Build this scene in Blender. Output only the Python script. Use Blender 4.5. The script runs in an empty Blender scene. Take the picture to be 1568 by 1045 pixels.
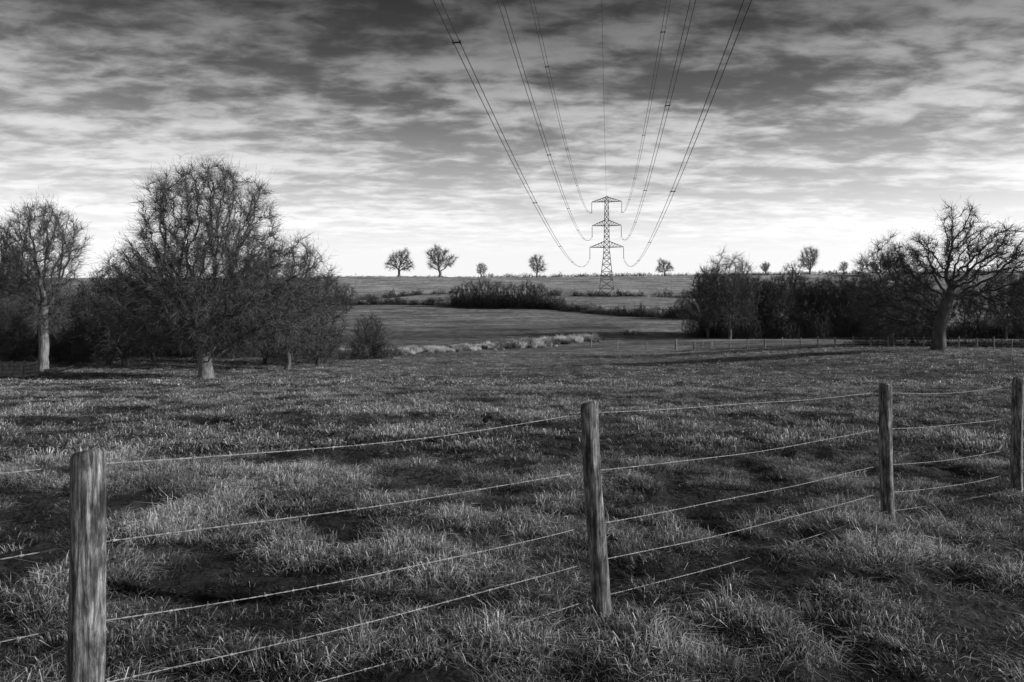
import bpy, math, numpy as np
from mathutils import Vector, Matrix
F=1045.0; UC=784.0; HV=480.0
scene=bpy.context.scene
scene.view_settings.view_transform='Standard'
scene.view_settings.look='None'
scene.view_settings.exposure=0

# ------------------------------------------------------------------ noise / terrain
TAB=np.random.default_rng(3).random((256,256))*2-1
def vn(x,y,s=0):
    x=np.asarray(x,float)+s*17.3; y=np.asarray(y,float)+s*9.1
    xi=np.floor(x).astype(int); yi=np.floor(y).astype(int)
    fx=x-xi; fy=y-yi
    fx=fx*fx*fx*(fx*(fx*6-15)+10); fy=fy*fy*fy*(fy*(fy*6-15)+10)
    g=lambda a,b:TAB[(xi+a)&255,(yi+b)&255]
    return (g(0,0)*(1-fx)+g(1,0)*fx)*(1-fy)+(g(0,1)*(1-fx)+g(1,1)*fx)*fy
def fbm(x,y,s=0,o=3):
    r=0;a=1
    for i in range(o):
        r=r+a*vn(x*2**i,y*2**i,s+i*5); a*=.5
    return r
def sm(a,b,x):
    t=np.clip((np.asarray(x,float)-a)/(b-a),0,1); return t*t*(3-2*t)
KY=np.array([-60,0,3.9,6,10,30,50,70,90,120,180,260,335,420,500,560,700,1200,7000.])
KZ=np.array([-1.0,-1.57,-1.71,-1.81,-2.0,-3.25,-4.6,-5.2,-5.4,-5.0,-2.0,2.5,7,16,26.3,27,22,10,0.])
KT=np.gradient(KZ,KY)
def prof(y):
    y=np.clip(y,-60,6999); i=np.clip(np.searchsorted(KY,y,side='right')-1,0,len(KY)-2)
    h=KY[i+1]-KY[i]; t=(y-KY[i])/h
    return ((2*t**3-3*t**2+1)*KZ[i]+(t**3-2*t**2+t)*h*KT[i]+(-2*t**3+3*t**2)*KZ[i+1]+(t**3-t**2)*h*KT[i+1])
def H0(x,y):
    x=np.asarray(x,float); y=np.asarray(y,float)
    z=prof(y)
    z=z+1.3*sm(12,42,x)*sm(25,60,y)*(1-sm(85,140,y))
    z=z+fbm(x/38,y/38,4,2)*.35*sm(15,50,y)
    z=z+fbm(x/160,y/160,9,2)*2.0*sm(150,350,y)*(1-sm(430,480,y)*.5)
    z=z+sm(60,260,x)*3*sm(420,520,y)
    return z
def H(x,y):
    x=np.asarray(x,float); y=np.asarray(y,float)
    z=H0(x,y)
    near=1-sm(60,110,y)
    hm=1-np.abs(fbm(x/.62,y/.5,1,2))*1.6
    z=z+near*(hm*.055 + fbm(x/1.9,y/1.6,2,2)*.08*sm(3,12,np.abs(y)))
    return z
def gx(u,d): return (u-UC)/F*d
def gp(u,d,dz=0):
    x=gx(u,d); return Vector((x,d,float(H(x,d))+dz))

# ------------------------------------------------------------------ mesh helper
def mk(name,verts,faces_list,mat=None,smooth=False,attrs=None,parent=None,link=True):
    me=bpy.data.meshes.new(name)
    verts=np.asarray(verts,dtype=np.float32)
    me.vertices.add(len(verts)); me.vertices.foreach_set('co',verts.ravel())
    fl=[np.asarray(f,dtype=np.int32) for f in faces_list if len(f)]
    nl=sum(f.size for f in fl); nf=sum(len(f) for f in fl)
    me.loops.add(nl); me.polygons.add(nf)
    me.loops.foreach_set('vertex_index',np.concatenate([f.ravel() for f in fl]))
    st=[];o=0
    for f in fl:
        st.append(o+np.arange(len(f))*f.shape[1]); o+=f.size
    me.polygons.foreach_set('loop_start',np.concatenate(st).astype(np.int32))
    me.update(calc_edges=True)
    me.polygons.foreach_set('use_smooth',np.full(nf,smooth))
    if attrs:
        for k,v in attrs.items():
            a=me.attributes.new(k,'FLOAT','POINT'); a.data.foreach_set('value',np.asarray(v,dtype=np.float32))
    if mat: me.materials.append(mat)
    me.validate()
    ob=bpy.data.objects.new(name,me)
    if link: scene.collection.objects.link(ob)
    if parent: ob.parent=parent
    return ob
def empty(name,loc=(0,0,0)):
    e=bpy.data.objects.new(name,None); e.location=loc; scene.collection.objects.link(e); return e
class Acc:
    def __init__(s): s.v=[];s.f={};s.n=0
    def add(s,v,fs):
        for f in fs:
            f=np.asarray(f)
            if len(f): s.f.setdefault(f.shape[1],[]).append(f+s.n)
        s.v.append(np.asarray(v)); s.n+=len(v)
    def make(s,name,mat,**k):
        return mk(name,np.concatenate(s.v),[np.concatenate(x) for x in s.f.values()],mat,**k)
def nrm(a): return a/np.maximum(np.linalg.norm(a,axis=-1,keepdims=True),1e-9)
def frames_y(d):
    ref=np.tile(np.array([[.13,1.,.07]]),(len(d),1))
    a=nrm(np.cross(d,ref)); b=np.cross(d,a); return a,b
def tubes(acc,p0,p1,r0,r1,d0=None,d1=None,sides=6,cap=False):
    p0=np.asarray(p0,float);p1=np.asarray(p1,float)
    n=len(p0); dd=nrm(p1-p0)
    if d0 is None: d0=dd
    if d1 is None: d1=dd
    r0=np.broadcast_to(np.asarray(r0,float),(n,));r1=np.broadcast_to(np.asarray(r1,float),(n,))
    th=np.arange(sides)*2*np.pi/sides; c=np.cos(th)[None,:,None]; s=np.sin(th)[None,:,None]
    a,b=frames_y(d0); R0=p0[:,None]+r0[:,None,None]*(c*a[:,None]+s*b[:,None])
    a,b=frames_y(d1); R1=p1[:,None]+r1[:,None,None]*(c*a[:,None]+s*b[:,None])
    V=np.concatenate([R0,R1],1).reshape(-1,3)
    k=np.arange(sides); k2=(k+1)%sides
    q=np.stack([k,k2,k2+sides,k+sides],1)
    Q=(np.arange(n)[:,None,None]*2*sides+q[None]).reshape(-1,4)
    fs=[Q]
    if cap:
        fs.append((np.arange(n)[:,None]*2*sides+k[None,::-1])); fs.append((np.arange(n)[:,None]*2*sides+sides+k[None]))
    acc.add(V,fs)
def polytube(acc,P,r,sides=5):
    P=np.asarray(P,float); d=nrm(np.gradient(P,axis=0))
    r=np.broadcast_to(np.asarray(r,float),(len(P),))
    tubes(acc,P[:-1],P[1:],r[:-1],r[1:],d[:-1],d[1:],sides)
def ribbons(acc,p,d,L,w,rng,droop=0.0):
    n=len(p); side=nrm(np.cross(d,nrm(rng.normal(size=(n,3)))))
    L=L[:,None]; w=np.broadcast_to(w,(n,))[:,None]
    bend=rng.normal(size=(n,3))*.18*L; bend[:,2]-=droop*L[:,0]
    m=p+d*L*.5+bend*.5; e=p+d*L+bend*1.4
    V=np.stack([p-side*w*.5,p+side*w*.5,m+side*w*.36,m-side*w*.36,e],1).reshape(-1,3)
    o=np.arange(n)[:,None]*5
    acc.add(V,[o+np.array([0,1,2,3]),o+np.array([3,2,4])])
    return m,e
def box(acc,c,sx,sy,sz,M=None):
    v=np.array([[x,y,z] for x in(-.5,.5) for y in(-.5,.5) for z in(-.5,.5)])*[sx,sy,sz]
    if M is not None: v=v@np.array(M).T
    acc.add(v+np.asarray(c),[np.array([[0,1,3,2],[4,6,7,5],[0,4,5,1],[2,3,7,6],[0,2,6,4],[1,5,7,3]])])

# ------------------------------------------------------------------ materials (black & white world)
def newmat(name):
    m=bpy.data.materials.new(name); m.use_nodes=True; nt=m.node_tree
    for n in list(nt.nodes): nt.nodes.remove(n)
    return m,nt,nt.nodes,nt.links
def N(ns,t,**k):
    n=ns.new(t)
    for a,b in k.items(): setattr(n,a,b)
    return n
def math_(ns,ls,op,a,b=None,c=None,clamp=False):
    n=ns.new('ShaderNodeMath'); n.operation=op; n.use_clamp=clamp
    for i,x in enumerate((a,b,c)):
        if x is None: continue
        if isinstance(x,(int,float)): n.inputs[i].default_value=x
        else: ls.new(x,n.inputs[i])
    return n.outputs[0]
def simple_mat(name,lo,hi,scale=(3,3,3),rough=.9,bump=0.0,detail=4,metal=0):
    m,nt,ns,ls=newmat(name)
    out=N(ns,'ShaderNodeOutputMaterial'); b=N(ns,'ShaderNodeBsdfPrincipled')
    tc=N(ns,'ShaderNodeTexCoord'); mp=N(ns,'ShaderNodeMapping'); mp.inputs['Scale'].default_value=scale
    no=N(ns,'ShaderNodeTexNoise'); no.inputs['Scale'].default_value=1; no.inputs['Detail'].default_value=detail
    mr=N(ns,'ShaderNodeMapRange'); mr.inputs[1].default_value=.3; mr.inputs[2].default_value=.7
    mr.inputs[3].default_value=lo; mr.inputs[4].default_value=hi
    ls.new(tc.outputs['Object'],mp.inputs[0]); ls.new(mp.outputs[0],no.inputs['Vector']); ls.new(no.outputs[0],mr.inputs[0])
    ls.new(mr.outputs[0],b.inputs['Base Color']); b.inputs['Roughness'].default_value=rough; b.inputs['Metallic'].default_value=metal
    b.inputs['Specular IOR Level'].default_value=.25
    if bump:
        bp=N(ns,'ShaderNodeBump'); bp.inputs['Strength'].default_value=bump; bp.inputs['Distance'].default_value=.02
        ls.new(no.outputs[0],bp.inputs['Height']); ls.new(bp.outputs[0],b.inputs['Normal'])
    ls.new(b.outputs[0],out.inputs[0]); return m
bark=simple_mat('bark',.04,.12,(2,2,.7),bump=.6)
trunk_bark=simple_mat('trunk_bark',.07,.26,(9,9,1.6),bump=1)
bark_dark=simple_mat('bark_dark',.03,.08,(1,1,.5))
bark_hazed=simple_mat('bark_distant_hazed',.11,.18,(.4,.4,.4))  # skyline bark lightened: distance haze put into the base colour
scrub_m=simple_mat('scrub_twigs',.03,.11,(.5,.5,.5))
hedge_m=simple_mat('hedge_twigs',.03,.11,(.15,.15,.15))
steel=simple_mat('galvanised_steel',.10,.16,(1,1,1),rough=.6)
cable=simple_mat('aluminium_cable',.03,.05,(1,1,1),rough=.6)
wirem=simple_mat('fence_wire',.18,.46,(25,25,25),rough=.5)
oldwood=simple_mat('old_wood',.10,.3,(6,6,2))
insul=simple_mat('insulator_glass',.08,.14,(1,1,1),rough=.3)

def post_mat():
    m,nt,ns,ls=newmat('weathered_post')
    out=N(ns,'ShaderNodeOutputMaterial'); b=N(ns,'ShaderNodeBsdfPrincipled')
    tc=N(ns,'ShaderNodeTexCoord')
    mp=N(ns,'ShaderNodeMapping'); mp.inputs['Scale'].default_value=(60,60,4.5)
    g=N(ns,'ShaderNodeTexNoise'); g.inputs['Scale'].default_value=1; g.inputs['Detail'].default_value=7; g.inputs['Roughness'].default_value=.75; g.inputs['Distortion'].default_value=.6
    ls.new(tc.outputs['Object'],mp.inputs[0]); ls.new(mp.outputs[0],g.inputs['Vector'])
    mp2=N(ns,'ShaderNodeMapping'); mp2.inputs['Scale'].default_value=(26,26,9)
    s=N(ns,'ShaderNodeTexNoise'); s.inputs['Scale'].default_value=1; s.inputs['Detail'].default_value=6; s.inputs['Roughness'].default_value=.65
    ls.new(tc.outputs['Object'],mp2.inputs[0]); ls.new(mp2.outputs[0],s.inputs['Vector'])
    cr=N(ns,'ShaderNodeValToRGB'); e=cr.color_ramp.elements
    e[0].position=.38; e[0].color=(.015,.015,.015,1); e[1].position=.62; e[1].color=(.32,.32,.32,1)
    x=e.new(.48); x.color=(.10,.10,.10,1)
    ls.new(g.outputs[0],cr.inputs[0])
    cr2=N(ns,'ShaderNodeValToRGB'); e=cr2.color_ramp.elements
    e[0].position=.38; e[0].color=(.2,.2,.2,1); e[1].position=.64; e[1].color=(1.5,1.5,1.5,1)
    ls.new(s.outputs[0],cr2.inputs[0])
    mx=N(ns,'ShaderNodeMixRGB',blend_type='MULTIPLY'); mx.inputs[0].default_value=1
    ls.new(cr.outputs[0],mx.inputs[1]); ls.new(cr2.outputs[0],mx.inputs[2])
    ls.new(mx.outputs[0],b.inputs['Base Color']); b.inputs['Roughness'].default_value=.85
    bp=N(ns,'ShaderNodeBump'); bp.inputs['Strength'].default_value=1; bp.inputs['Distance'].default_value=.008
    ls.new(g.outputs[0],bp.inputs['Height']); ls.new(bp.outputs[0],b.inputs['Normal'])
    ls.new(b.outputs[0],out.inputs[0]); return m
postm=post_mat()

def grass_mat(name,lo,hi,trans=.3,pw=1.6):
    m,nt,ns,ls=newmat(name)
    out=N(ns,'ShaderNodeOutputMaterial')
    at=N(ns,'ShaderNodeAttribute',attribute_name='tone'); oi=N(ns,'ShaderNodeAttribute',attribute_name='rnd')
    p=math_(ns,ls,'POWER',at.outputs['Fac'],pw)
    base=math_(ns,ls,'MULTIPLY_ADD',p,hi-lo,lo)
    v=math_(ns,ls,'MULTIPLY',base,oi.outputs['Fac']); v=math_(ns,ls,'MAXIMUM',v,.012); v=math_(ns,ls,'MINIMUM',v,.7)
    d=N(ns,'ShaderNodeBsdfDiffuse'); t=N(ns,'ShaderNodeBsdfTranslucent'); g=N(ns,'ShaderNodeBsdfGlossy'); g.inputs['Roughness'].default_value=.4
    ls.new(v,d.inputs[0]); ls.new(v,t.inputs[0]); g.inputs[0].default_value=(.7,.7,.7,1)
    mx=N(ns,'ShaderNodeMixShader'); mx.inputs[0].default_value=trans; ls.new(d.outputs[0],mx.inputs[1]); ls.new(t.outputs[0],mx.inputs[2])
    m2=N(ns,'ShaderNodeMixShader'); m2.inputs[0].default_value=.03; ls.new(mx.outputs[0],m2.inputs[1]); ls.new(g.outputs[0],m2.inputs[2])
    ls.new(m2.outputs[0],out.inputs[0]); return m
grassm=grass_mat('grass_blades',.055,.56,pw=1.5)
strawm=grass_mat('dry_reeds',.3,.68,pw=1)

def ground_mat():
    m,nt,ns,ls=newmat('field_ground')
    out=N(ns,'ShaderNodeOutputMaterial'); b=N(ns,'ShaderNodeBsdfPrincipled')
    at=N(ns,'ShaderNodeAttribute',attribute_name='tone'); geo=N(ns,'ShaderNodeNewGeometry')
    def no(sc,det,ro,s):
        mp=N(ns,'ShaderNodeMapping'); mp.inputs['Scale'].default_value=s
        ls.new(geo.outputs['Position'],mp.inputs[0])
        a=N(ns,'ShaderNodeTexNoise'); a.inputs['Scale'].default_value=sc; a.inputs['Detail'].default_value=det; a.inputs['Roughness'].default_value=ro
        ls.new(mp.outputs[0],a.inputs['Vector']); return a.outputs[0]
    a=no(4.5,8,.75,(1,1.4,1)); c=no(.05,7,.65,(1,2.2,1)); e=no(.45,6,.75,(1,1,1))
    k=math_(ns,ls,'MULTIPLY_ADD',a,2.6,-.3); k2=math_(ns,ls,'MULTIPLY_ADD',c,2.8,-.4); k3=math_(ns,ls,'MULTIPLY_ADD',e,3.6,-.8)
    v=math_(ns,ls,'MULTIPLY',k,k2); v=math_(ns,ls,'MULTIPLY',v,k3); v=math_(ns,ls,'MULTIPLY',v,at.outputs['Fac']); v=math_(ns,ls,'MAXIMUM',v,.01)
    ls.new(v,b.inputs['Base Color']); b.inputs['Roughness'].default_value=1; b.inputs['Specular IOR Level'].default_value=.1
    bp=N(ns,'ShaderNodeBump'); bp.inputs['Strength'].default_value=1; bp.inputs['Distance'].default_value=.08
    ls.new(a,bp.inputs['Height'])
    bp2=N(ns,'ShaderNodeBump'); bp2.inputs['Strength'].default_value=1; bp2.inputs['Distance'].default_value=.5
    ls.new(e,bp2.inputs['Height']); ls.new(bp.outputs[0],bp2.inputs['Normal'])
    ls.new(bp2.outputs[0],b.inputs['Normal'])
    ls.new(b.outputs[0],out.inputs[0]); return m
groundm=ground_mat()

# ------------------------------------------------------------------ terrain
ys=np.concatenate([-60*(np.linspace(1,0.02,30)**1.5),5.0*(np.exp(.008*np.arange(905))-1)])
t=np.linspace(-1,1,801)
Yg,T=np.meshgrid(ys,t,indexing='ij')
ay=np.abs(Yg)
Xg=(8+.92*ay)*T+(50+.6*ay)*T**5
Zg=H(Xg,Yg)
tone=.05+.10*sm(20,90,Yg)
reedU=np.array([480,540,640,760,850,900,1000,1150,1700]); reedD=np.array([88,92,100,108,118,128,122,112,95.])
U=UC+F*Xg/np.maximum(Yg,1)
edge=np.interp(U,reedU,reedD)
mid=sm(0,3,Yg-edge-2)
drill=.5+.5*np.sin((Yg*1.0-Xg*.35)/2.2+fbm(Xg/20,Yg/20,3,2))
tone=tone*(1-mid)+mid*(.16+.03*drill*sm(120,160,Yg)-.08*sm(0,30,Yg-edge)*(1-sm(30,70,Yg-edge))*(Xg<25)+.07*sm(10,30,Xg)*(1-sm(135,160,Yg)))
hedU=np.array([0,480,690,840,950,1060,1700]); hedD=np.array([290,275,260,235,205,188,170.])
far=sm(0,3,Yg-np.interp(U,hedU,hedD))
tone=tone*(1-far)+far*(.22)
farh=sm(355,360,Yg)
tone=tone*(1-farh)+farh*(.28+.03*np.sin(Xg/9+Yg/14))  # far hill tone made paler, haze painted into the albedo
nr,nc=Xg.shape
idx=np.arange(nr*nc).reshape(nr,nc)
Q=np.stack([idx[:-1,:-1],idx[:-1,1:],idx[1:,1:],idx[1:,:-1]],-1).reshape(-1,4)
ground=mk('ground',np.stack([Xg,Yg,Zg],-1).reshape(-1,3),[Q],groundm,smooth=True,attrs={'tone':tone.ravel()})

# ------------------------------------------------------------------ grass
def tuft(name,n,rad,hgt,w,mat,seed,straw=.12,lean=.45):
    r=np.random.default_rng(seed)
    a=r.random(n)*2*np.pi; q=rad*np.sqrt(r.random(n))
    p=np.stack([q*np.cos(a),q*np.sin(a),np.full(n,-.01)],1)
    h=hgt*(.45+.75*r.random(n))*(1-.35*q/rad)
    dom=r.random()*6.28
    th=np.where(r.random(n)<.55,dom+r.normal(size=n)*.7,r.random(n)*2*np.pi); ln=lean*(.3+r.random(n)*1.3)
    d=np.stack([np.cos(th)*ln+np.cos(a)*.4,np.sin(th)*ln+np.sin(a)*.4,np.zeros(n)],1)
    sd=np.stack([-np.sin(th+r.normal(size=n)),np.cos(th+r.normal(size=n)),np.zeros(n)],1); sd=nrm(sd)
    W=(w*(.6+.8*r.random(n)))[:,None]; hh=h[:,None]; up=np.array([[0,0,1.]])
    m=p+up*hh*.65+d*hh*.40; e=p+up*hh*(.92-.42*ln[:,None])+d*hh*1.35
    V=np.stack([p-sd*W*.5,p+sd*W*.5,m+sd*W*.42,m-sd*W*.42,e],1).reshape(-1,3)
    o=np.arange(n)[:,None]*5
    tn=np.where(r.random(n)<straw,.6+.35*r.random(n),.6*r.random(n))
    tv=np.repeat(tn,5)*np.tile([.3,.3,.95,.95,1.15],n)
    return mk(name,V,[o+np.array([0,1,2,3]),o+np.array([3,2,4])],mat,attrs={'tone':tv},link=False)
def instancer(name,P,rot,scl,idx_,srcs,rnd):
    col=bpy.data.collections.new(name+'_clumps')
    for s in srcs: col.objects.link(s)
    me=bpy.data.meshes.new(name); me.vertices.add(len(P)); me.vertices.foreach_set('co',np.asarray(P,np.float32).ravel())
    a=me.attributes.new('rot','FLOAT_VECTOR','POINT'); a.data.foreach_set('vector',np.asarray(rot,np.float32).ravel())
    a=me.attributes.new('scl','FLOAT_VECTOR','POINT'); a.data.foreach_set('vector',np.asarray(scl,np.float32).ravel())
    a=me.attributes.new('idx','INT','POINT'); a.data.foreach_set('value',np.asarray(idx_,np.int32))
    a=me.attributes.new('rnd','FLOAT','POINT'); a.data.foreach_set('value',np.asarray(rnd,np.float32))
    ob=bpy.data.objects.new(name,me); scene.collection.objects.link(ob)
    ng=bpy.data.node_groups.new(name+'_scatter','GeometryNodeTree')
    ng.interface.new_socket('Geometry',in_out='INPUT',socket_type='NodeSocketGeometry')
    ng.interface.new_socket('Geometry',in_out='OUTPUT',socket_type='NodeSocketGeometry')
    ns,ls=ng.nodes,ng.links
    gi=ns.new('NodeGroupInput'); go=ns.new('NodeGroupOutput'); ip=ns.new('GeometryNodeInstanceOnPoints'); ci=ns.new('GeometryNodeCollectionInfo')
    ci.inputs['Collection'].default_value=col; ci.inputs['Separate Children'].default_value=True; ci.inputs['Reset Children'].default_value=True
    ip.inputs['Pick Instance'].default_value=True
    def na(nm,ty):
        n=ns.new('GeometryNodeInputNamedAttribute'); n.data_type=ty; n.inputs['Name'].default_value=nm; return n.outputs[0]
    ls.new(gi.outputs[0],ip.inputs['Points']); ls.new(ci.outputs[0],ip.inputs['Instance'])
    ls.new(na('idx','INT'),ip.inputs['Instance Index']); ls.new(na('rot','FLOAT_VECTOR'),ip.inputs['Rotation']); ls.new(na('scl','FLOAT_VECTOR'),ip.inputs['Scale'])
    ri=ns.new('GeometryNodeRealizeInstances'); ls.new(ip.outputs[0],ri.inputs[0]); ls.new(ri.outputs[0],go.inputs[0])
    md=ob.modifiers.new('scatter','NODES'); md.node_group=ng
    return ob
def scatter(y0,y1,dens,seed,margin=3.):
    r=np.random.default_rng(seed); hw=lambda y:.80*y+margin
    A=.8*(y1*y1-y0*y0)+2*margin*(y1-y0); n=int(A*dens)
    y=y0+(y1-y0)*r.random(n*4); x=(r.random(n*4)*2-1)*hw(y1); k=np.abs(x)<hw(y)
    x=x[k];y=y[k]; n=min(n,len(x)); return x[:n],y[:n],r
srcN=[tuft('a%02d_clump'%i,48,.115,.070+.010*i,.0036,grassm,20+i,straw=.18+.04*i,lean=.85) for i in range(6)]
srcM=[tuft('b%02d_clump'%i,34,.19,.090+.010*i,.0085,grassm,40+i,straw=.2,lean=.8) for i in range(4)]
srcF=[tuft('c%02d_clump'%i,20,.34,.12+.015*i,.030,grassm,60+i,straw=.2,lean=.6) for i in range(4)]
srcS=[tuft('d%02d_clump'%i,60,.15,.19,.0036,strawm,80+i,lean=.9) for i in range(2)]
PX=[];PY=[];RT=[];SC=[];IX=[];RD=[]
off=0
for (y0,y1,dn,seed,ss) in ((1.0,9,195,1,srcN),(9,30,42,2,srcM),(30,96,7.5,3,srcF)):
    x,y,r=scatter(y0,y1,dn,seed)
    cl=(1-np.abs(fbm(x/.62,y/.5,1,2))*1.6)*1.0-.2; c2=fbm(x/.8,y/.5,12,3); c3=fbm(x/5,y/3.0,15,2)
    if y1>50:
        Ux=UC+F*x/y; k=y<np.interp(Ux,reedU,reedD)+1; x,y,cl,c2,c3=[q[k] for q in (x,y,cl,c2,c3)]
        cl=fbm(x/1.4,y/1.6,51,2)
    k=r.random(len(x))<np.clip(.85+.7*c2,.3,1); x,y,cl,c2,c3=[q[k] for q in (x,y,cl,c2,c3)]
    n=len(x)
    s=np.clip(.66+.55*c2+.42*cl+.12*c3,.3,1.75)*(.8+.4*r.random(n))
    PX.append(x);PY.append(y)
    RT.append(np.stack([r.normal(size=n)*.18,r.normal(size=n)*.18,r.random(n)*6.28],1))
    SC.append(np.stack([.8+.3*s,.8+.3*s,s],1)); IX.append(off+r.integers(0,len(ss),n)); off+=len(ss)
    big=fbm(x/14,y/6,33,2)
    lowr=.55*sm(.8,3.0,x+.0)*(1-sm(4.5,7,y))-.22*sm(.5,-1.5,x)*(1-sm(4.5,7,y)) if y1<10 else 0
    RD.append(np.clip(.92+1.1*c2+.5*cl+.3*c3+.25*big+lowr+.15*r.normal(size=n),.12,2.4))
x,y,r=scatter(3,40,.14,9)
ex=np.array([gx(740,8.6),gx(620,4.9),gx(1130,4.3),gx(1240,3.9),gx(970,4.9),gx(925,3.95),gx(1370,6.0),gx(560,3.6),gx(900,3.8),gx(1345,5.9),gx(1550,6.75)]); ey=np.array([8.6,4.9,4.3,3.9,4.9,3.93,6.0,3.6,3.8,5.9,6.7])
x=np.concatenate([x,ex]);y=np.concatenate([y,ey]);n=len(x)
PX.append(x);PY.append(y);RT.append(np.stack([r.normal(size=n)*.1,r.normal(size=n)*.1,r.random(n)*6.28],1))
s=.55+.5*r.random(n); SC.append(np.stack([s,s,s],1)); IX.append(off+r.integers(0,2,n)); RD.append(.7+.35*r.random(n))
PX=np.concatenate(PX);PY=np.concatenate(PY)
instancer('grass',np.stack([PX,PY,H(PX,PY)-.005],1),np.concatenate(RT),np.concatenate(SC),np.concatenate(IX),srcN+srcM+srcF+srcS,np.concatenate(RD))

r=np.random.default_rng(5)
reed=[tuft('r%02d_clump'%i,60,.5,.85,.05,strawm,90+i,straw=.7,lean=.3) for i in range(3)]
n=3000; uu=520+400*r.random(n); dd=np.interp(uu,reedU,reedD)+r.normal(size=n)*2.6
k=fbm(uu/18,dd/5,3,3)+r.random(n)*.4>.05; uu=uu[k];dd=dd[k];n=len(uu); xx=gx(uu,dd)
s=(.3+.9*r.random(n)**1.5)*(1+.6*sm(740,800,uu))
instancer('dry_reeds',np.stack([xx,dd,H(xx,dd)],1),np.stack([r.normal(size=n)*.1,r.normal(size=n)*.1,r.random(n)*6],1),np.stack([s*.8,s*.8,s],1),r.integers(0,3,n),reed,np.clip(.8+.9*fbm(uu/12,dd/3,8,2)+.25*r.normal(size=n),.2,1.7))

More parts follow.
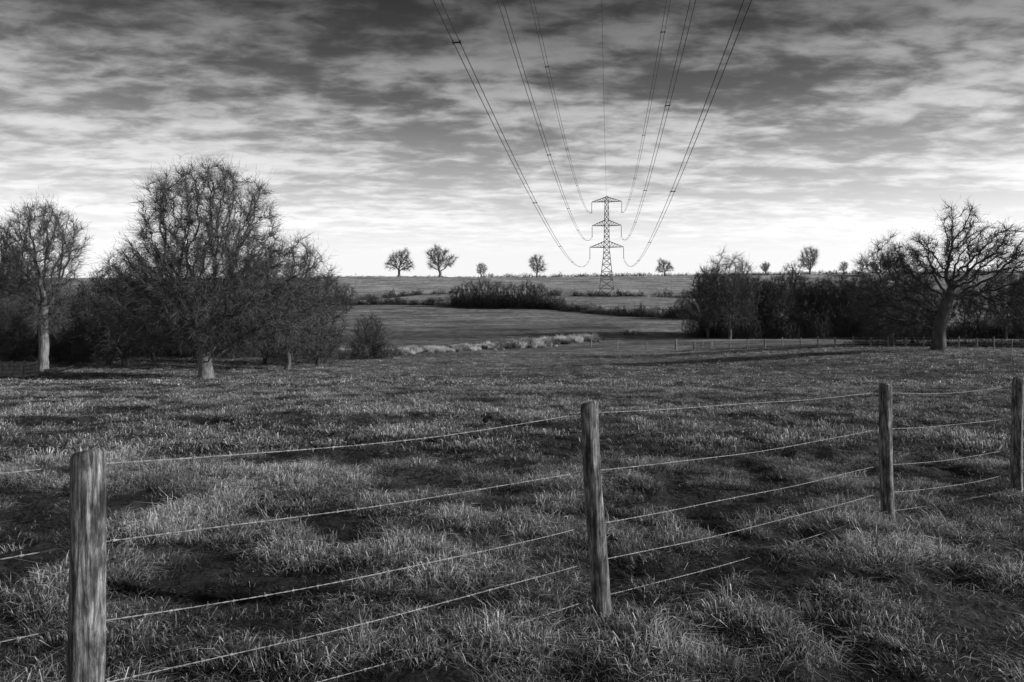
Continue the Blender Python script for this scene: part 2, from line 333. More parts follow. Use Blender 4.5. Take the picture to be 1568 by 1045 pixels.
# ------------------------------------------------------------------ trees (space colonisation)
def tree_mesh(name,ell,trunk,seed,natt=1800,D=.35,di=3.2,dk=.6,r0=.014,e=2.15,tw=5,tL=(.4,.9),tww=.02,sub=2,mat=bark,droop=.0,flare=.7,up=.08,trunk_r=None,jit=.28,limb=None,lump=.16):
    r=np.random.default_rng(seed)
    vol=np.array([a[3]*a[4]*a[5] for a in ell]); cnt=(natt*vol/vol.sum()).astype(int)
    A=[]
    for a,c in zip(ell,cnt):
        q=nrm(r.normal(size=(c,3)))*(r.random((c,1))**(1/2.9))
        q=q*(1+lump*vn(q[:,0]*2.2+seed,q[:,1]*2.2+q[:,2]*2.2,seed))[:,None]
        A.append(q*a[3:6]+np.array(a[:3]))
    A=np.concatenate(A); A=A[A[:,2]>.9]
    tp=np.array(trunk,float); 
    seg=[tp[0]]
    for i in range(len(tp)-1):
        L=np.linalg.norm(tp[i+1]-tp[i]); k=max(1,int(L/D))
        for j in range(1,k+1): seg.append(tp[i]+(tp[i+1]-tp[i])*j/k+r.normal(size=3)*.02)
    pos=np.zeros((30000,3)); par=np.full(30000,-1); nchild=np.zeros(30000,int)
    n=len(seg); pos[:n]=seg; par[1:n]=np.arange(n-1); nchild[:n-1]=1
    md=np.full(len(A),1e9); ni=np.zeros(len(A),int)
    def upd(a,b):
        nonlocal md,ni
        for s in range(a,b,400):
            d=np.linalg.norm(A[:,None]-pos[None,s:min(b,s+400)],axis=2); j=d.argmin(1); m=d[np.arange(len(A)),j]
            k=m<md; md[k]=m[k]; ni[k]=s+j[k]
    upd(0,n)
    for it in range(140):
        act=md<di
        if it<6 and act.sum()<10: act=md<di*3
        if not act.any(): break
        S=np.zeros((n,3)); np.add.at(S,ni[act],nrm(A[act]-pos[ni[act]]))
        ids=np.unique(ni[act]); ids=ids[nchild[ids]<3]
        if len(ids)==0: break
        dv=nrm(nrm(S[ids])+r.normal(size=(len(ids),3))*jit+np.array([0,0,up]))
        m=len(ids)
        if n+m>29000: break
        pos[n:n+m]=pos[ids]+dv*D; par[n:n+m]=ids; nchild[ids]+=1
        upd(n,n+m); n+=m
        k=md>dk; A=A[k];md=md[k];ni=ni[k]
        if len(A)==0: break
    pos=pos[:n];par=par[:n]
    R=np.zeros(n); acc=np.zeros(n); best=np.full(n,-1); bestr=np.zeros(n)
    for i in range(n-1,-1,-1):
        R[i]=max(acc[i],r0**e)**(1/e)
        p=par[i]
        if p>=0:
            acc[p]+=R[i]**e
            if R[i]>bestr[p]: bestr[p]=R[i];best[p]=i
    R0=R.copy()
    if trunk_r: 
        R=R*(1+(trunk_r/R[1]-1)*np.clip(R/R[1],0,1)**.6)
    z0=pos[0,2]; R=R*(1+flare*np.exp(-np.maximum(pos[:,2]-z0,0)/.45)*(R>.1))
    dirs=np.zeros((n,3)); ii=np.arange(1,n); dirs[ii]=nrm(pos[ii]-pos[par[ii]]); dirs[0]=dirs[1]
    ac=Acc()
    ii=ii[par[ii]>=0]; p=par[ii]; main=best[p]==ii
    rs=np.where(main,R[p],np.minimum(R[p],R[ii]*1.25)); ds=np.where(main[:,None],dirs[p],dirs[ii])
    mx_=np.maximum(rs,R[ii])
    big=mx_>.045
    tubes(ac,pos[p][big],pos[ii][big],rs[big],R[ii][big],ds[big],dirs[ii][big],8)
    nbig=int(big.sum())*8
    sml=~big
    tubes(ac,pos[p][sml],pos[ii][sml],rs[sml],R[ii][sml],ds[sml],dirs[ii][sml],3)
    thin=np.where((R0<r0*3.2)&(pos[:,2]>z0+1.0))[0]
    P=np.repeat(pos[thin],tw,0); Dn=np.repeat(dirs[thin],tw,0); m=len(P)
    P=P-Dn*D*r.random((m,1))
    cen=pos[thin].mean(0); outw=nrm(P-cen)
    d=nrm(Dn*.7+nrm(r.normal(size=(m,3)))*.75+outw*.35+np.array([0,0,up]))
    L=tL[0]+(tL[1]-tL[0])*r.random(m)
    M,E=ribbons(ac,P,d,L,tww,r,droop)
    for k in range(sub):
        f=r.random((m,1)); q=P*(1-f)+M*f if k%2==0 else M*(1-f)+E*f
        d2=nrm(d+nrm(r.normal(size=(m,3)))*.8)
        ribbons(ac,q,d2,L*.55,tww*.75,r,droop)
    me=ac.make(name,mat,smooth=False,link=False).data
    if limb:
        me.materials.append(limb)
        mi=np.zeros(len(me.polygons),np.int32)
        bigr=np.repeat(mx_[big]>.12,8)
        mi[:nbig]=bigr.astype(np.int32); me.polygons.foreach_set('material_index',mi)
        sm_=np.zeros(len(me.polygons),bool); sm_[:nbig]=True; me.polygons.foreach_set('use_smooth',sm_)
    return me
def place(name,me,u,d,rot=0,s=1.,sz=None,dz=-.1,x=None):
    ob=bpy.data.objects.new(name,me); scene.collection.objects.link(ob)
    xx=gx(u,d); ob.location=(xx,d,float(H(xx,d))+dz); ob.rotation_euler=(0,0,rot); ob.scale=(s,s,sz or s); return ob
m=tree_mesh('oak_tree',[(0,0,10.9,4.7,4.4,4.9),(-1.8,0,6.6,5.2,5.4,4.1),(1.8,0,6.2,6.4,5.6,4.2)],[(0,0,-.2),(.05,0,.9),(-.1,.05,1.9),(-.25,0,2.6)],11,natt=4200,D=.33,dk=.5,di=2.4,trunk_r=.5,tw=10,tL=(.5,1.15),droop=.08,tww=.024,jit=.2,limb=trunk_bark)
place('bare_oak_tree',m,315,50,0)
m=tree_mesh('ash_tree',[(0.2,0,11.2,3.2,3.0,3.9),(-.3,0,8.,3.0,2.6,2.6),(.5,0,5.2,2.2,2.,1.6)],[(0,0,-.2),(.1,0,2),(-.05,.1,4.5),(.1,0,5.5)],12,natt=1500,D=.33,dk=.5,di=2.4,trunk_r=.38,tw=9,tL=(.5,1.1),tww=.026,jit=.2,limb=trunk_bark)
place('bare_ash_tree',m,66,60,0)
place('bare_ash_tree',m,-18,64,2.1,.93)
m=tree_mesh('right',[(2.1,0,12.4,2.2,2.0,2.6),(4.4,0,9.0,5.2,4.6,3.8),(-2.2,0,8.6,3.2,3.2,3.2),(-4.8,0,4.0,3.8,2.8,2.9),(7.2,0,5.4,3.6,3.2,3.2)],[(0,0,-.2),(.1,0,1.2),(.15,0,2.4),(.5,0,3.6),(1.0,0,5.2)],13,natt=2000,D=.4,dk=.68,di=3.0,trunk_r=.62,r0=.022,tw=7,tL=(.5,1.0),tww=.032,mat=bark_dark,jit=.34,limb=bark)
place('gnarled_oak_tree',m,1436,67,0)
gA=tree_mesh('gA',[(0,0,6.6,3.9,3.7,4.8),(0,0,3.6,3.4,3.4,2.4)],[(0,0,-.2),(.1,0,1.),(0,.1,2)],14,natt=1100,D=.38,dk=.6,trunk_r=.2,tw=8,tL=(.5,1.1),tww=.028)
gB=tree_mesh('gB',[(0,0,5.2,3.6,3.4,4.0),(.5,0,3,3.6,3.4,2.2)],[(0,0,-.2),(-.2,0,.8),(.1,.1,1.6)],15,natt=1000,D=.38,dk=.6,trunk_r=.2,tw=7,tL=(.5,1.),tww=.030,mat=bark_dark)
gW=tree_mesh('gW',[(0,0,9.5,2.5,2.5,5.0),(0,0,5,1.8,1.8,3)],[(0,0,-.2),(.1,0,2),(0,.1,4)],16,natt=600,D=.5,dk=.8,di=3,trunk_r=.22,tw=8,tL=(.6,1.3),tww=.055,mat=bark_dark)
gW2=tree_mesh('gW2',[(0,0,8.5,3.6,3.4,4.6),(.6,0,5,3,3,3)],[(0,0,-.2),(.1,0,1.5),(0,.1,3)],26,natt=700,D=.5,dk=.8,di=3,trunk_r=.24,tw=8,tL=(.6,1.3),tww=.055,mat=bark)
gO=tree_mesh('gO',[(1,0,12.5,7.2,7,5.2),(-4.2,0,8.5,5.0,5,3.8),(5.2,0,7.5,5.4,5,3.4)],[(0,0,-.2),(.1,0,2),(0,.1,3.)],17,natt=750,D=.8,dk=1.4,di=6,trunk_r=.8,r0=.06,tw=6,tL=(1.2,2.6),tww=.11,mat=bark_hazed,lump=.4)
gO2=tree_mesh('gO2',[(-2,0,12.5,6.8,7,5.2),(4.2,0,10,5.8,5,4.4),(-3.2,0,7,5.4,5,3.)],[(0,0,-.2),(.1,0,2),(0,.1,3.)],57,natt=750,D=.8,dk=1.4,di=6,trunk_r=.8,r0=.06,tw=6,tL=(1.2,2.6),tww=.11,mat=bark_hazed,lump=.4)
gP=tree_mesh('gP',[(-.8,0,12.6,5.4,6,6.0),(1.8,0,8,5.4,5,4.2)],[(0,0,-.2),(.1,0,2.),(0,.1,3)],18,natt=700,D=.8,dk=1.3,di=6,trunk_r=.65,r0=.055,tw=6,tL=(1.2,2.6),tww=.105,mat=bark_hazed,lump=.4)
for u,d,rot,s,me in ((440,64,.5,1.15,gA),(405,72,2.5,1.0,gB),(485,71,4,.95,gB),(193,64,1,1.08,gB),(165,68,3,1.05,gB),(235,74,5,.95,gA),(118,72,.3,.9,gB),(28,70,2,1.0,gA),(-30,72,1,1.1,gB),(355,78,3.3,.8,gB),(565,86,1.5,.62,gB),
                     (1366,84,1,1.2,gA),(1395,92,3,1.0,gB),(1590,88,2,1.05,gB),(1635,84,2.6,1.2,gA)):
    place('bare_tree',me,u,d,rot,s)
for u,d,rot,s,me in ((1117,128,0,1.45,gA),(1085,133,2,1.1,gW2),(1150,135,4,.95,gW2),(1100,138,1,1.0,gW2),(1135,140,3,1.0,gW2)):
    place('bare_tree',me,u,d,rot,s)
for i,(u,d,s,me) in enumerate(((1172,135,.78,gW),(1190,132,.95,gW2),(1212,134,1.02,gW),(1236,137,.88,gW2),(1256,133,.82,gW),(1280,136,.98,gW2),(1304,133,.78,gW),(1322,131,.95,gW2),(1345,133,.8,gW),(1075,137,.8,gW),(1222,141,.95,gW2),(1262,142,.9,gW2),(1296,141,.9,gW2),(1180,142,.9,gW2),(1335,141,.9,gW2),(1540,120,.9,gW2),(1575,118,.85,gW),(1500,125,.8,gW2),(1475,128,.75,gW),(1440,130,.75,gW2),(1410,128,.85,gW2))):
    place('woodland_tree',me,u,d,i*1.3,s)
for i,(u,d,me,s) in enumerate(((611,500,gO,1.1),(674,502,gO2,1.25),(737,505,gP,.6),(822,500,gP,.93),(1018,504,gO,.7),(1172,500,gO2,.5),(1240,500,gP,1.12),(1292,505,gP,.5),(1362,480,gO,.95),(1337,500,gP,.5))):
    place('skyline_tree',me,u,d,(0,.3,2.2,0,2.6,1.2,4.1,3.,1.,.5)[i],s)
for i,(u,d,s) in enumerate(((700,250,.9),(718,246,1.1),(740,248,1.2),(762,243,1.05),(785,243,1.0),(808,240,1.1),(826,238,1.0),(845,234,.6),(505,200,1.2),(530,210,1.),(860,232,.5),(1045,190,.7))):
    place('hedgerow_tree',gB,u,d,i*1.1,s)

# ------------------------------------------------------------------ scrub & hedges
def scrub(name,ells,dens,L,w,mat,seed,up=.5):
    r=np.random.default_rng(seed); ac=Acc()
    for (x,y,z,rx,ry,rz) in ells:
        n=int(dens*rx*ry*rz*4.19)
        q=nrm(r.normal(size=(n,3)))*(r.random((n,1))**.42); q[:,2]=np.abs(q[:,2])
        lump=1+.35*vn(q[:,0]*3+x,q[:,1]*3+y+q[:,2]*3,seed)[:,None]
        P=q*[rx,ry,rz]*lump+[x,y,z]
        d=nrm(nrm(r.normal(size=(n,3)))*.9+q*.6+np.array([0,0,up]))
        ribbons(ac,P-d*L*.4,d,L*(.5+r.random(n)),w,r)
    return ac.make(name,mat)
r=np.random.default_rng(21)
E=[]
for i in range(32):
    u=-70+i*18+r.normal()*4
    d=80+8*r.random(); x=gx(u,d); h=(6.2 if u<170 else 5.0 if u<420 else 3.8)*(.65+.45*r.random())
    if u>470: h*=.7
    E.append((x,d,float(H0(x,d))-.3,1.9+r.random(),1.6,h))
scrub('thicket',E,17,1.0,.045,scrub_m,1)
E=[]
for u,d,h,w in ((135,70,3.0,2.2),(20,70,3.0,2.5),(100,72,3,2),(485,75,2.6,2.2),(430,76,2.2,2),(548,84,3.4,1.9),(566,86,4.8,1.7),(585,86,3.0,1.8),(605,90,1.5,1.6),(522,82,1.6,1.6)):
    x=gx(u,d); E.append((x,d,float(H0(x,d))-.2,w,w*.8,h))
scrub('shrubs',E,40,.7,.035,scrub_m,2)
E=[]
for i in range(52):
    u=1066+i*11+r.normal()*3; d=132-(u-1066)*.02+r.random()*6; x=gx(u,d)
    h=(5.8 if u<1380 else 4.4)*(.55+.7*r.random())
    E.append((x,d,float(H0(x,d))-.4,2.2,1.8,h))
scrub('woodland_undergrowth',E,10,1.3,.07,hedge_m,3,up=.8)
E=[]
for i in range(26):
    u=1300+i*14+r.normal()*3; d=90-(u-1300)*.03+r.random()*3; x=gx(u,d)
    E.append((x,d,float(H0(x,d))-.3,1.6,1.3,.8+1.5*r.random()))
scrub('hedge_thicket',E,18,.8,.045,hedge_m,31)
def hedge(name,us,ds,h,seed,step,dens,L,w,var=.4,gap=.0,mat=hedge_m,rw=1.2):
    r=np.random.default_rng(seed); P=[Vector((gx(u,d),d,0)) for u,d in zip(us,ds)]; E=[]
    for a,b in zip(P[:-1],P[1:]):
        n=max(1,int((b-a).length/step))
        for i in range(n):
            if r.random()<gap: continue
            p=a.lerp(b,(i+r.random()*.5)/n); hh=h*(1-var+2*var*r.random()**1.5)
            E.append((p.x,p.y,float(H0(p.x,p.y))-.3,step*.8,rw,hh))
    return scrub(name,E,dens,L,w,mat,seed,up=.3)
hedge('hedge',[480,600,690,840,950,1060],[275,266,260,235,205,188],2.8,4,2.4,12,1.2,.12)
E=[]
for u,d,h,w in ((694,256,4,5),(712,252,5,5),(735,250,6,6),(758,248,5.6,5),(780,246,5.4,6),(805,243,6,5),(825,240,5.4,4.5),(842,236,4,3.5),(875,228,2.8,4),(905,222,3.,4),(965,204,2.8,4),(1000,200,3.2,5),(1035,192,4,4),(1055,186,5,4)):
    x=gx(u,d); E.append((x,d,float(H0(x,d))-.3,w,w*.6,h))
scrub('hedgerow_bushes',E,3,1.3,.13,hedge_m,6,up=.2)
hedge('hedge',[840,900,980,1060,1200,1400],[338,330,325,315,330,340],3.2,7,3.5,5,1.5,.16,gap=.12)
hedge('hedge',[440,520,600,640,700],[300,310,330,345,352],3.0,8,3.5,5,1.5,.16,gap=.1)
hedge('hedge',[740,900,1060,1200,1400,1600],[500,500,500,500,500,500],2.6,9,4,3,1.6,.22,var=.3)
hedge('hedge',[470,560,600,740],[502,502,502,502],1.1,10,4,4,1.2,.2,var=.3,gap=.2)
hedge('hedge',[900,960,1060,1140],[136,140,140,138],1.0,12,2,20,.7,.06,gap=.35)
hedge('brook_bushes',[480,560,640,760,880,930],[93,97,104,113,128,135],1.0,13,1.5,26,.5,.05,gap=.35,rw=.8)

# ------------------------------------------------------------------ fence (foreground)
fence=empty('post_and_wire_fence')
posts=[(-4.3,.35,1.2,0,0,.05),(-1.50,2.40,1.205,.035,.0,.056),(.475,3.88,1.2,-.045,-.01,.050),(3.28,5.97,1.2,-.01,.015,.052),(5.02,6.78,1.2,.005,.01,.052),(7.6,8.1,1.2,0,0,.05),(10.6,9.5,1.2,0,0,.05)]
tops=[None,-.487,-.5087,-.6284,-.649,None,None]
wh=[[1.15,.86,.575,.345,.12],[1.145,.86,.575,.345,.14],[1.135,.80,.49,.28,.07],[1.13,.81,.49,.25,.08],[1.12,.80,.49,.25,.08],[1.12,.8,.49,.25,.08],[1.12,.8,.49,.25,.08]]
wpts=[]
for k,(x,y,h,tx,ty,rad) in enumerate(posts):
    zt=tops[k] if tops[k] is not None else float(H0(x,y))+1.2
    zb=zt-1.2
    r=np.random.default_rng(100+k)
    sd=28; nr_=42
    zz=np.linspace(-.35,1.2,nr_); th=np.arange(sd)*2*np.pi/sd
    TH,ZZ=np.meshgrid(th,zz)
    rr=rad*(1+.05*np.sin(TH*2+k)+.05*vn(np.cos(TH)*1.5+k*3,ZZ*2.2+np.sin(TH)*1.5,k)+.04*vn(np.cos(TH)*5+9,ZZ*.9+np.sin(TH)*5,k+3))*(1-.04*ZZ)
    for c in range(4):
        a0=r.random()*6.28; w=.10; dth=np.angle(np.exp(1j*(TH-a0-.12*np.sin(ZZ*3+c)))); rr-=rad*.12*np.exp(-(dth/w)**2)*sm(.2+.4*r.random(),1.1,ZZ)
    rr[-1]*=.86; zz2=ZZ.copy(); zz2[-1]+=.004; zz2[-2]=1.19
    topn=.012*np.cos(TH-r.random()*6)
    zz2+=np.where(ZZ>1.15,topn,0)
    bow=.012*np.sin(ZZ*2.6+k)
    X=rr*np.cos(TH)+tx*(ZZ-.6)+bow; Yv=rr*np.sin(TH)+ty*(ZZ-.6)
    V=np.stack([X,Yv,zz2],-1).reshape(-1,3); V=np.vstack([V,[[tx*.6+float(bow[-1,0]),ty*.6,1.206]]])
    ii=np.arange(nr_*sd).reshape(nr_,sd); j=np.roll(ii,-1,1)
    Qf=np.stack([ii[:-1],j[:-1],j[1:],ii[1:]],-1).reshape(-1,4)
    Tf=np.stack([ii[-1],j[-1],np.full(sd,nr_*sd)],-1)
    ob=mk('post',V,[Qf,Tf],postm,smooth=True,parent=fence); ob.location=(x,y,zb)
    wpts.append([(x+tx*(hh-.6)-rad*.6+.012*math.sin(hh*2.6+k),y+ty*(hh-.6)+rad*.85,zb+hh) for hh in wh[k]])
ac=Acc(); rb=np.random.default_rng(77)
for wi in range(5):
    for si,(a,b) in enumerate(zip(wpts[:-1],wpts[1:])):
        a=np.array(a[wi]);b=np.array(b[wi]); L=np.linalg.norm(b-a); n=int(L/.012)
        sag=(.026,.038,.016,.034,.02)[(wi+si)%5]; f1=rb.random()*6
        off_=lambda q:-sag*4*q*(1-q)+.004*np.sin(q*L*3.1+f1)*np.sin(q*np.pi)
        tt=np.linspace(0,1,n)[:,None]; P=a+(b-a)*tt; P[:,2]+=off_(tt[:,0])
        d=(b-a)/L; s1=nrm(np.cross(d,[0,0,1])[None])[0]; s2=np.cross(s1,d)
        for ph in (0,np.pi):
            an=tt[:,0]*L/.07*2*np.pi+ph
            O=P+.0015*(np.cos(an)[:,None]*s1+np.sin(an)[:,None]*s2)
            polytube(ac,O,.0010,4)
        nb=int(L/.11)
        for q in range(nb):
            tq=(q+.5+.15*rb.normal())/nb; c=a+(b-a)*tq; c[2]+=off_(tq)
            for z in range(4):
                v=rb.normal(size=3); v=v-d*np.dot(v,d)*.7; v=v/np.linalg.norm(v)
                tubes(ac,[c-v*.002],[c+v*.015],[.0014],[.0006],sides=3)
            tubes(ac,[c-d*.006],[c+d*.006],[.0036],[.0036],sides=5)
ac.make('wires',wirem,parent=fence)

ff=empty('field_fence'); ac=Acc(); aw=Acc()
us=np.array([905,945,990,1035,1062]); fl=[(u,112-(u-905)*.10) for u in us]
u=1090
while u<1640: fl.append((u,94-(u-1090)*.030)); u+=27
pp=[]
for i,(u,d) in enumerate(fl):
    x=gx(u,d); z=float(H0(x,d)); h=1.3+.15*math.sin(i*3.1); rr=.09 if i%4 else .13
    if abs(u-1035)<2: h=1.6; rr=.18
    tubes(ac,[[x,d,z-.3]],[[x+.05*math.sin(i*2),d,z+h]],[rr],[rr*.92],sides=8,cap=True); pp.append(np.array([x,d,z]))
for i,(a,b) in enumerate(zip(pp[:-1],pp[1:])):
    if i==4: continue
    for hh in (.4,.8,1.15): tubes(aw,[a+[0,0,hh]],[b+[0,0,hh]],[.016],[.016],sides=4)
ac.make('posts',oldwood,parent=ff); aw.make('wires',wirem,parent=ff)
ac=Acc(); a=pp[4]+[.15,0,0];b=pp[5]-[.15,0,0]
for hh in (.3,.5,.7,.92,1.15): tubes(ac,[a+[0,0,hh]],[b+[0,0,hh]],[.05],[.05],sides=4,cap=True)
for f in (0,.5,1): 
    p=a*(1-f)+b*f; tubes(ac,[p+[0,-.06,.2]],[p+[0,-.06,1.25]],[.05],[.05],sides=4,cap=True)
tubes(ac,[a+[0,-.1,.3]],[b+[0,-.1,1.15]],[.04],[.04],sides=4)
ac.make('field_gate',simple_mat('gate_wood',.25,.4))
ac=Acc(); x0=gx(-45,50);x1=gx(34,50); z=float(H0(x1,50))
for x in np.linspace(x0,x1,5):
    box(ac,(x,50,z+.5),.14,.14,1.3); box(ac,(x,51.6,z+.5),.14,.14,1.3)
for hh in (.15,.42,.69,.96):
    box(ac,((x0+x1)/2,49.9,z+hh),x1-x0+.2,.045,.2); box(ac,((x0+x1)/2,51.7,z+hh),x1-x0+.2,.045,.2); box(ac,(x1+.1,50.8,z+hh),.045,1.5,.2)
ac.make('wooden_pen',oldwood)
ac=Acc(); p=gp(78,57,.15); polytube(ac,[p+Vector((-.5,0,0)),p+Vector((.3,.1,.08)),p+Vector((1.2,.1,.2)),p+Vector((1.9,0,.5))],[.2,.18,.12,.05],8); ac.make('fallen_log',oldwood)
for u,d,h in ((545,420,8),(703,300,6),(1028,330,8)):
    ac=Acc(); p=gp(u,d,-.2); tubes(ac,[p],[p+Vector((0,0,h))],[.16],[.12],sides=6,cap=True); box(ac,p+Vector((0,0,h-.5)),1.4,.12,.12); ac.make('wooden_pole',simple_mat('pole_wood',.2,.35))

# ------------------------------------------------------------------ pylon
cx=lambda y:-.9+.1414*y
PYL=335.; px=cx(PYL); pz=7.0
ang=-math.atan(.1414)
pyl=empty('electricity_pylon',(px,PYL,pz)); pyl.rotation_euler=(0,0,ang)
ac=Acc()
def hw(h): return float(np.interp(h,[0,10,22,26,47.7,50],[4.0,2.9,1.55,1.35,.9,.75]))
def bar(a,b,r): tubes(ac,[a],[b],[r],[r],sides=4)
lv=[-1.5,5,9.5,13.5,17,20,22.7,25.4,28,30.6,33.3,36,38.8,41.7,44.7,47.7,50.]
C=[(-1,-1),(1,-1),(1,1),(-1,1)]
for a,b in zip(lv[:-1],lv[1:]):
    wa,wb=hw(a),hw(b)
    for k in range(4):
        c=C[k];c2=C[(k+1)%4]
        bar((c[0]*wa,c[1]*wa,a),(c[0]*wb,c[1]*wb,b),.15)
        bar((c[0]*wa,c[1]*wa,a),(c2[0]*wb,c2[1]*wb,b),.08); bar((c2[0]*wa,c2[1]*wa,a),(c[0]*wb,c[1]*wb,b),.08)
        bar((c[0]*wb,c[1]*wb,b),(c2[0]*wb,c2[1]*wb,b),.08)
arms=[(47.7,7.3,2.3),(36,7.1,2.6),(25.4,8.2,2.8)]
for h,w,ht in arms:
    wb=hw(h);wt=hw(h+ht) if h<47 else .5
    for s in(-1,1):
        for q in(-1,1):
            bar((s*wb,q*wb,h),(s*w,0,h),.12); bar((s*wt,q*wt,h+ht),(s*w,0,h+.1),.12)
            prev=(s*wb,q*wb,h)
            for f in (.2,.4,.6,.8):
                lo=(s*(wb+(w-wb)*f),q*wb*(1-f),h); hi=(s*(wt+(w-wt)*f),q*wt*(1-f),h+ht*(1-f))
                bar(lo,hi,.065); bar(prev,hi,.065); prev=lo
                if q==1: bar(lo,(lo[0],-lo[1],lo[2]),.065)
for c in C: bar((c[0]*.75,c[1]*.75,50),(0,0,50.6),.1)
ac.make('lattice_tower',steel,parent=pyl)
ac=Acc()
for h,w,ht in arms:
    for s in(-1,1):
        zz=np.linspace(h-.4,h-5.2,33); rr=np.where(np.arange(33)%2==0,.2,.07)
        polytube(ac,[(s*w,0,z) for z in zz],rr,8)
        tubes(ac,[(s*w,0,h)],[(s*w,0,h-.5)],[.06],[.06],sides=4)
        tubes(ac,[(s*w-.35,0,h-5.3)],[(s*w+.35,0,h-5.3)],[.09],[.09],sides=4)
ac.make('insulators',insul,parent=pyl)
ac=Acc(); box(ac,(0,-4.2,3.2),.9,.05,.7); ac.make('warning_plate',simple_mat('plate',.7,.8),parent=pyl)
pl=empty('power_lines'); ac=Acc(); asp=Acc()
dirx=np.array([math.cos(ang),math.sin(ang),0])
yy=np.linspace(-79,PYL,220)
rs=np.random.default_rng(4)
for (h,w,ht) in arms:
    A,Y0=(3.8e-4,140) if h<30 else (3.9e-4,128)
    for s in(-1,1):
        zend=pz+h-5.35; c=zend-A*(PYL-Y0)**2
        base=np.stack([cx(yy),yy,c+A*(yy-Y0)**2],1)
        for q in(-.2,.2):
            polytube(ac,base+dirx*(s*w+q),np.interp(yy,[0,60,300],[.024,.03,.042]),5)
        for ysp in np.arange(-60+rs.random()*20,PYL-10,44):
            b=np.array([cx(ysp),ysp,c+A*(ysp-Y0)**2])+dirx*s*w
            tubes(asp,[b-dirx*.27],[b+dirx*.27],[.05],[.05],sides=5,cap=True)
            for q in(-.22,.22): tubes(asp,[b+dirx*q-[0,.22,0]],[b+dirx*q+[0,.22,0]],[.06],[.06],sides=5,cap=True)
A,Y0=3.9e-4,128
zend=pz+50.5; c=zend-A*(PYL-Y0)**2
polytube(ac,np.stack([cx(yy),yy,c+A*(yy-Y0)**2],1),.028,5)
ac.make('conductors',cable,parent=pl); asp.make('spacers',cable,parent=pl)

# ------------------------------------------------------------------ sky and sun
SE=math.radians(20); SAZ=math.radians(97)
w=bpy.data.worlds.new('World'); scene.world=w; w.use_nodes=True
nt=w.node_tree; ns,ls=nt.nodes,nt.links
for n in list(ns): ns.remove(n)
out=N(ns,'ShaderNodeOutputWorld'); bg=N(ns,'ShaderNodeBackground')
sky=N(ns,'ShaderNodeTexSky'); sky.sky_type='NISHITA'; sky.sun_disc=False; sky.sun_elevation=SE; sky.sun_rotation=SAZ
sky.air_density=1; sky.dust_density=1.5; sky.ozone_density=1
sp=N(ns,'ShaderNodeSeparateColor'); ls.new(sky.outputs[0],sp.inputs[0])
bw=math_(ns,ls,'ADD',math_(ns,ls,'MULTIPLY',sp.outputs[0],.8),math_(ns,ls,'MULTIPLY',sp.outputs[1],.2))
bw=math_(ns,ls,'MULTIPLY',math_(ns,ls,'POWER',bw,.25),4.9)
tc=N(ns,'ShaderNodeTexCoord'); sx=N(ns,'ShaderNodeSeparateXYZ'); ls.new(tc.outputs['Generated'],sx.inputs[0])
z=math_(ns,ls,'MAXIMUM',sx.outputs[2],0.0)
den=math_(ns,ls,'ADD',z,.12)
pxn=math_(ns,ls,'DIVIDE',sx.outputs[0],den); pyn=math_(ns,ls,'DIVIDE',sx.outputs[1],den)
cb=N(ns,'ShaderNodeCombineXYZ'); ls.new(pxn,cb.inputs[0]); ls.new(pyn,cb.inputs[1])
def cloud(scale,sxy,detail,rough,dist,off,rot=-10):
    mp=N(ns,'ShaderNodeMapping'); mp.inputs['Scale'].default_value=(sxy[0],sxy[1],1); mp.inputs['Location'].default_value=(off,off*.7,off)
    mp.inputs['Rotation'].default_value=(0,0,math.radians(rot))
    ls.new(cb.outputs[0],mp.inputs[0]); n=N(ns,'ShaderNodeTexNoise'); n.inputs['Scale'].default_value=scale; n.inputs['Detail'].default_value=detail
    n.inputs['Roughness'].default_value=rough; n.inputs['Distortion'].default_value=dist; ls.new(mp.outputs[0],n.inputs['Vector']); return n.outputs[0]
c1=cloud(6.0,(1,1.6),7,.56,.2,3.1)
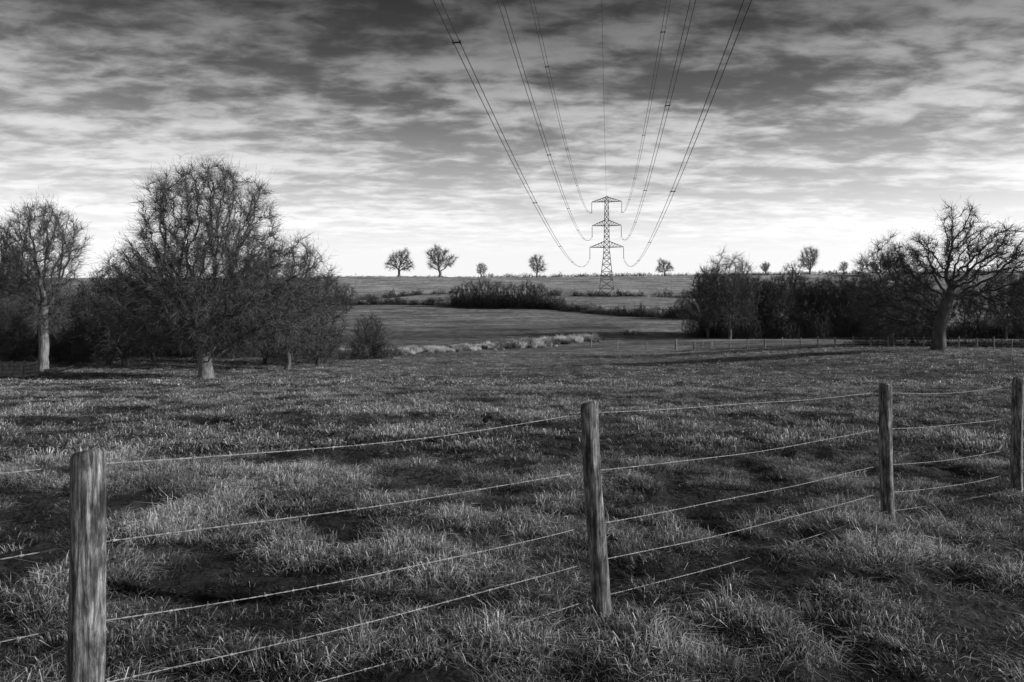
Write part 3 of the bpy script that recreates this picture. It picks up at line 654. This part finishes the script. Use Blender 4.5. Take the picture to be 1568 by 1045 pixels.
c2=cloud(1.0,(1,2.4),5,.5,.3,2.2,-14)
cs=math_(ns,ls,'ADD',math_(ns,ls,'MULTIPLY',c1,.48),math_(ns,ls,'MULTIPLY',c2,.52))
mr=N(ns,'ShaderNodeMapRange'); mr.interpolation_type='SMOOTHERSTEP'; mr.inputs[1].default_value=.38; mr.inputs[2].default_value=.65; mr.inputs[3].default_value=.5; mr.inputs[4].default_value=2.0
ls.new(cs,mr.inputs[0])
fade=N(ns,'ShaderNodeMapRange'); fade.inputs[1].default_value=.08; fade.inputs[2].default_value=.30; ls.new(z,fade.inputs[0])
cm=N(ns,'ShaderNodeMix'); cm.data_type='FLOAT'; ls.new(fade.outputs[0],cm.inputs[0]); cm.inputs[2].default_value=1.2; ls.new(mr.outputs[0],cm.inputs[3])
ramp=N(ns,'ShaderNodeValToRGB'); e=ramp.color_ramp.elements
e[0].position=0; e[0].color=(.97,.97,.97,1); e[1].position=1; e[1].color=(.12,.12,.12,1)
for p,v in ((.12,1.0),(.2,.68),(.29,.36),(.36,.19),(.43,.10)):
    q=e.new(p); q.color=(v,v,v,1)
ls.new(z,ramp.inputs[0])
val=math_(ns,ls,'MULTIPLY',math_(ns,ls,'MULTIPLY',bw,cm.outputs[0]),ramp.outputs[0])
ls.new(val,bg.inputs[0]); bg.inputs[1].default_value=.12
ls.new(bg.outputs[0],out.inputs[0])
sd=bpy.data.lights.new('sun','SUN'); sd.energy=5.0; sd.angle=math.radians(.5); sd.color=(1,1,1)
so=bpy.data.objects.new('sun',sd); scene.collection.objects.link(so)
dv=Vector((math.sin(SAZ)*math.cos(SE),math.cos(SAZ)*math.cos(SE),math.sin(SE)))
so.rotation_euler=dv.to_track_quat('Z','Y').to_euler()

cam=bpy.data.cameras.new('camera'); co=bpy.data.objects.new('camera',cam); scene.collection.objects.link(co)
cam.lens=24; cam.sensor_width=36; cam.shift_y=-42.5/1568; cam.clip_end=12000; cam.clip_start=.05
co.location=(0,0,0); co.rotation_euler=(math.pi/2,0,0)
scene.camera=co
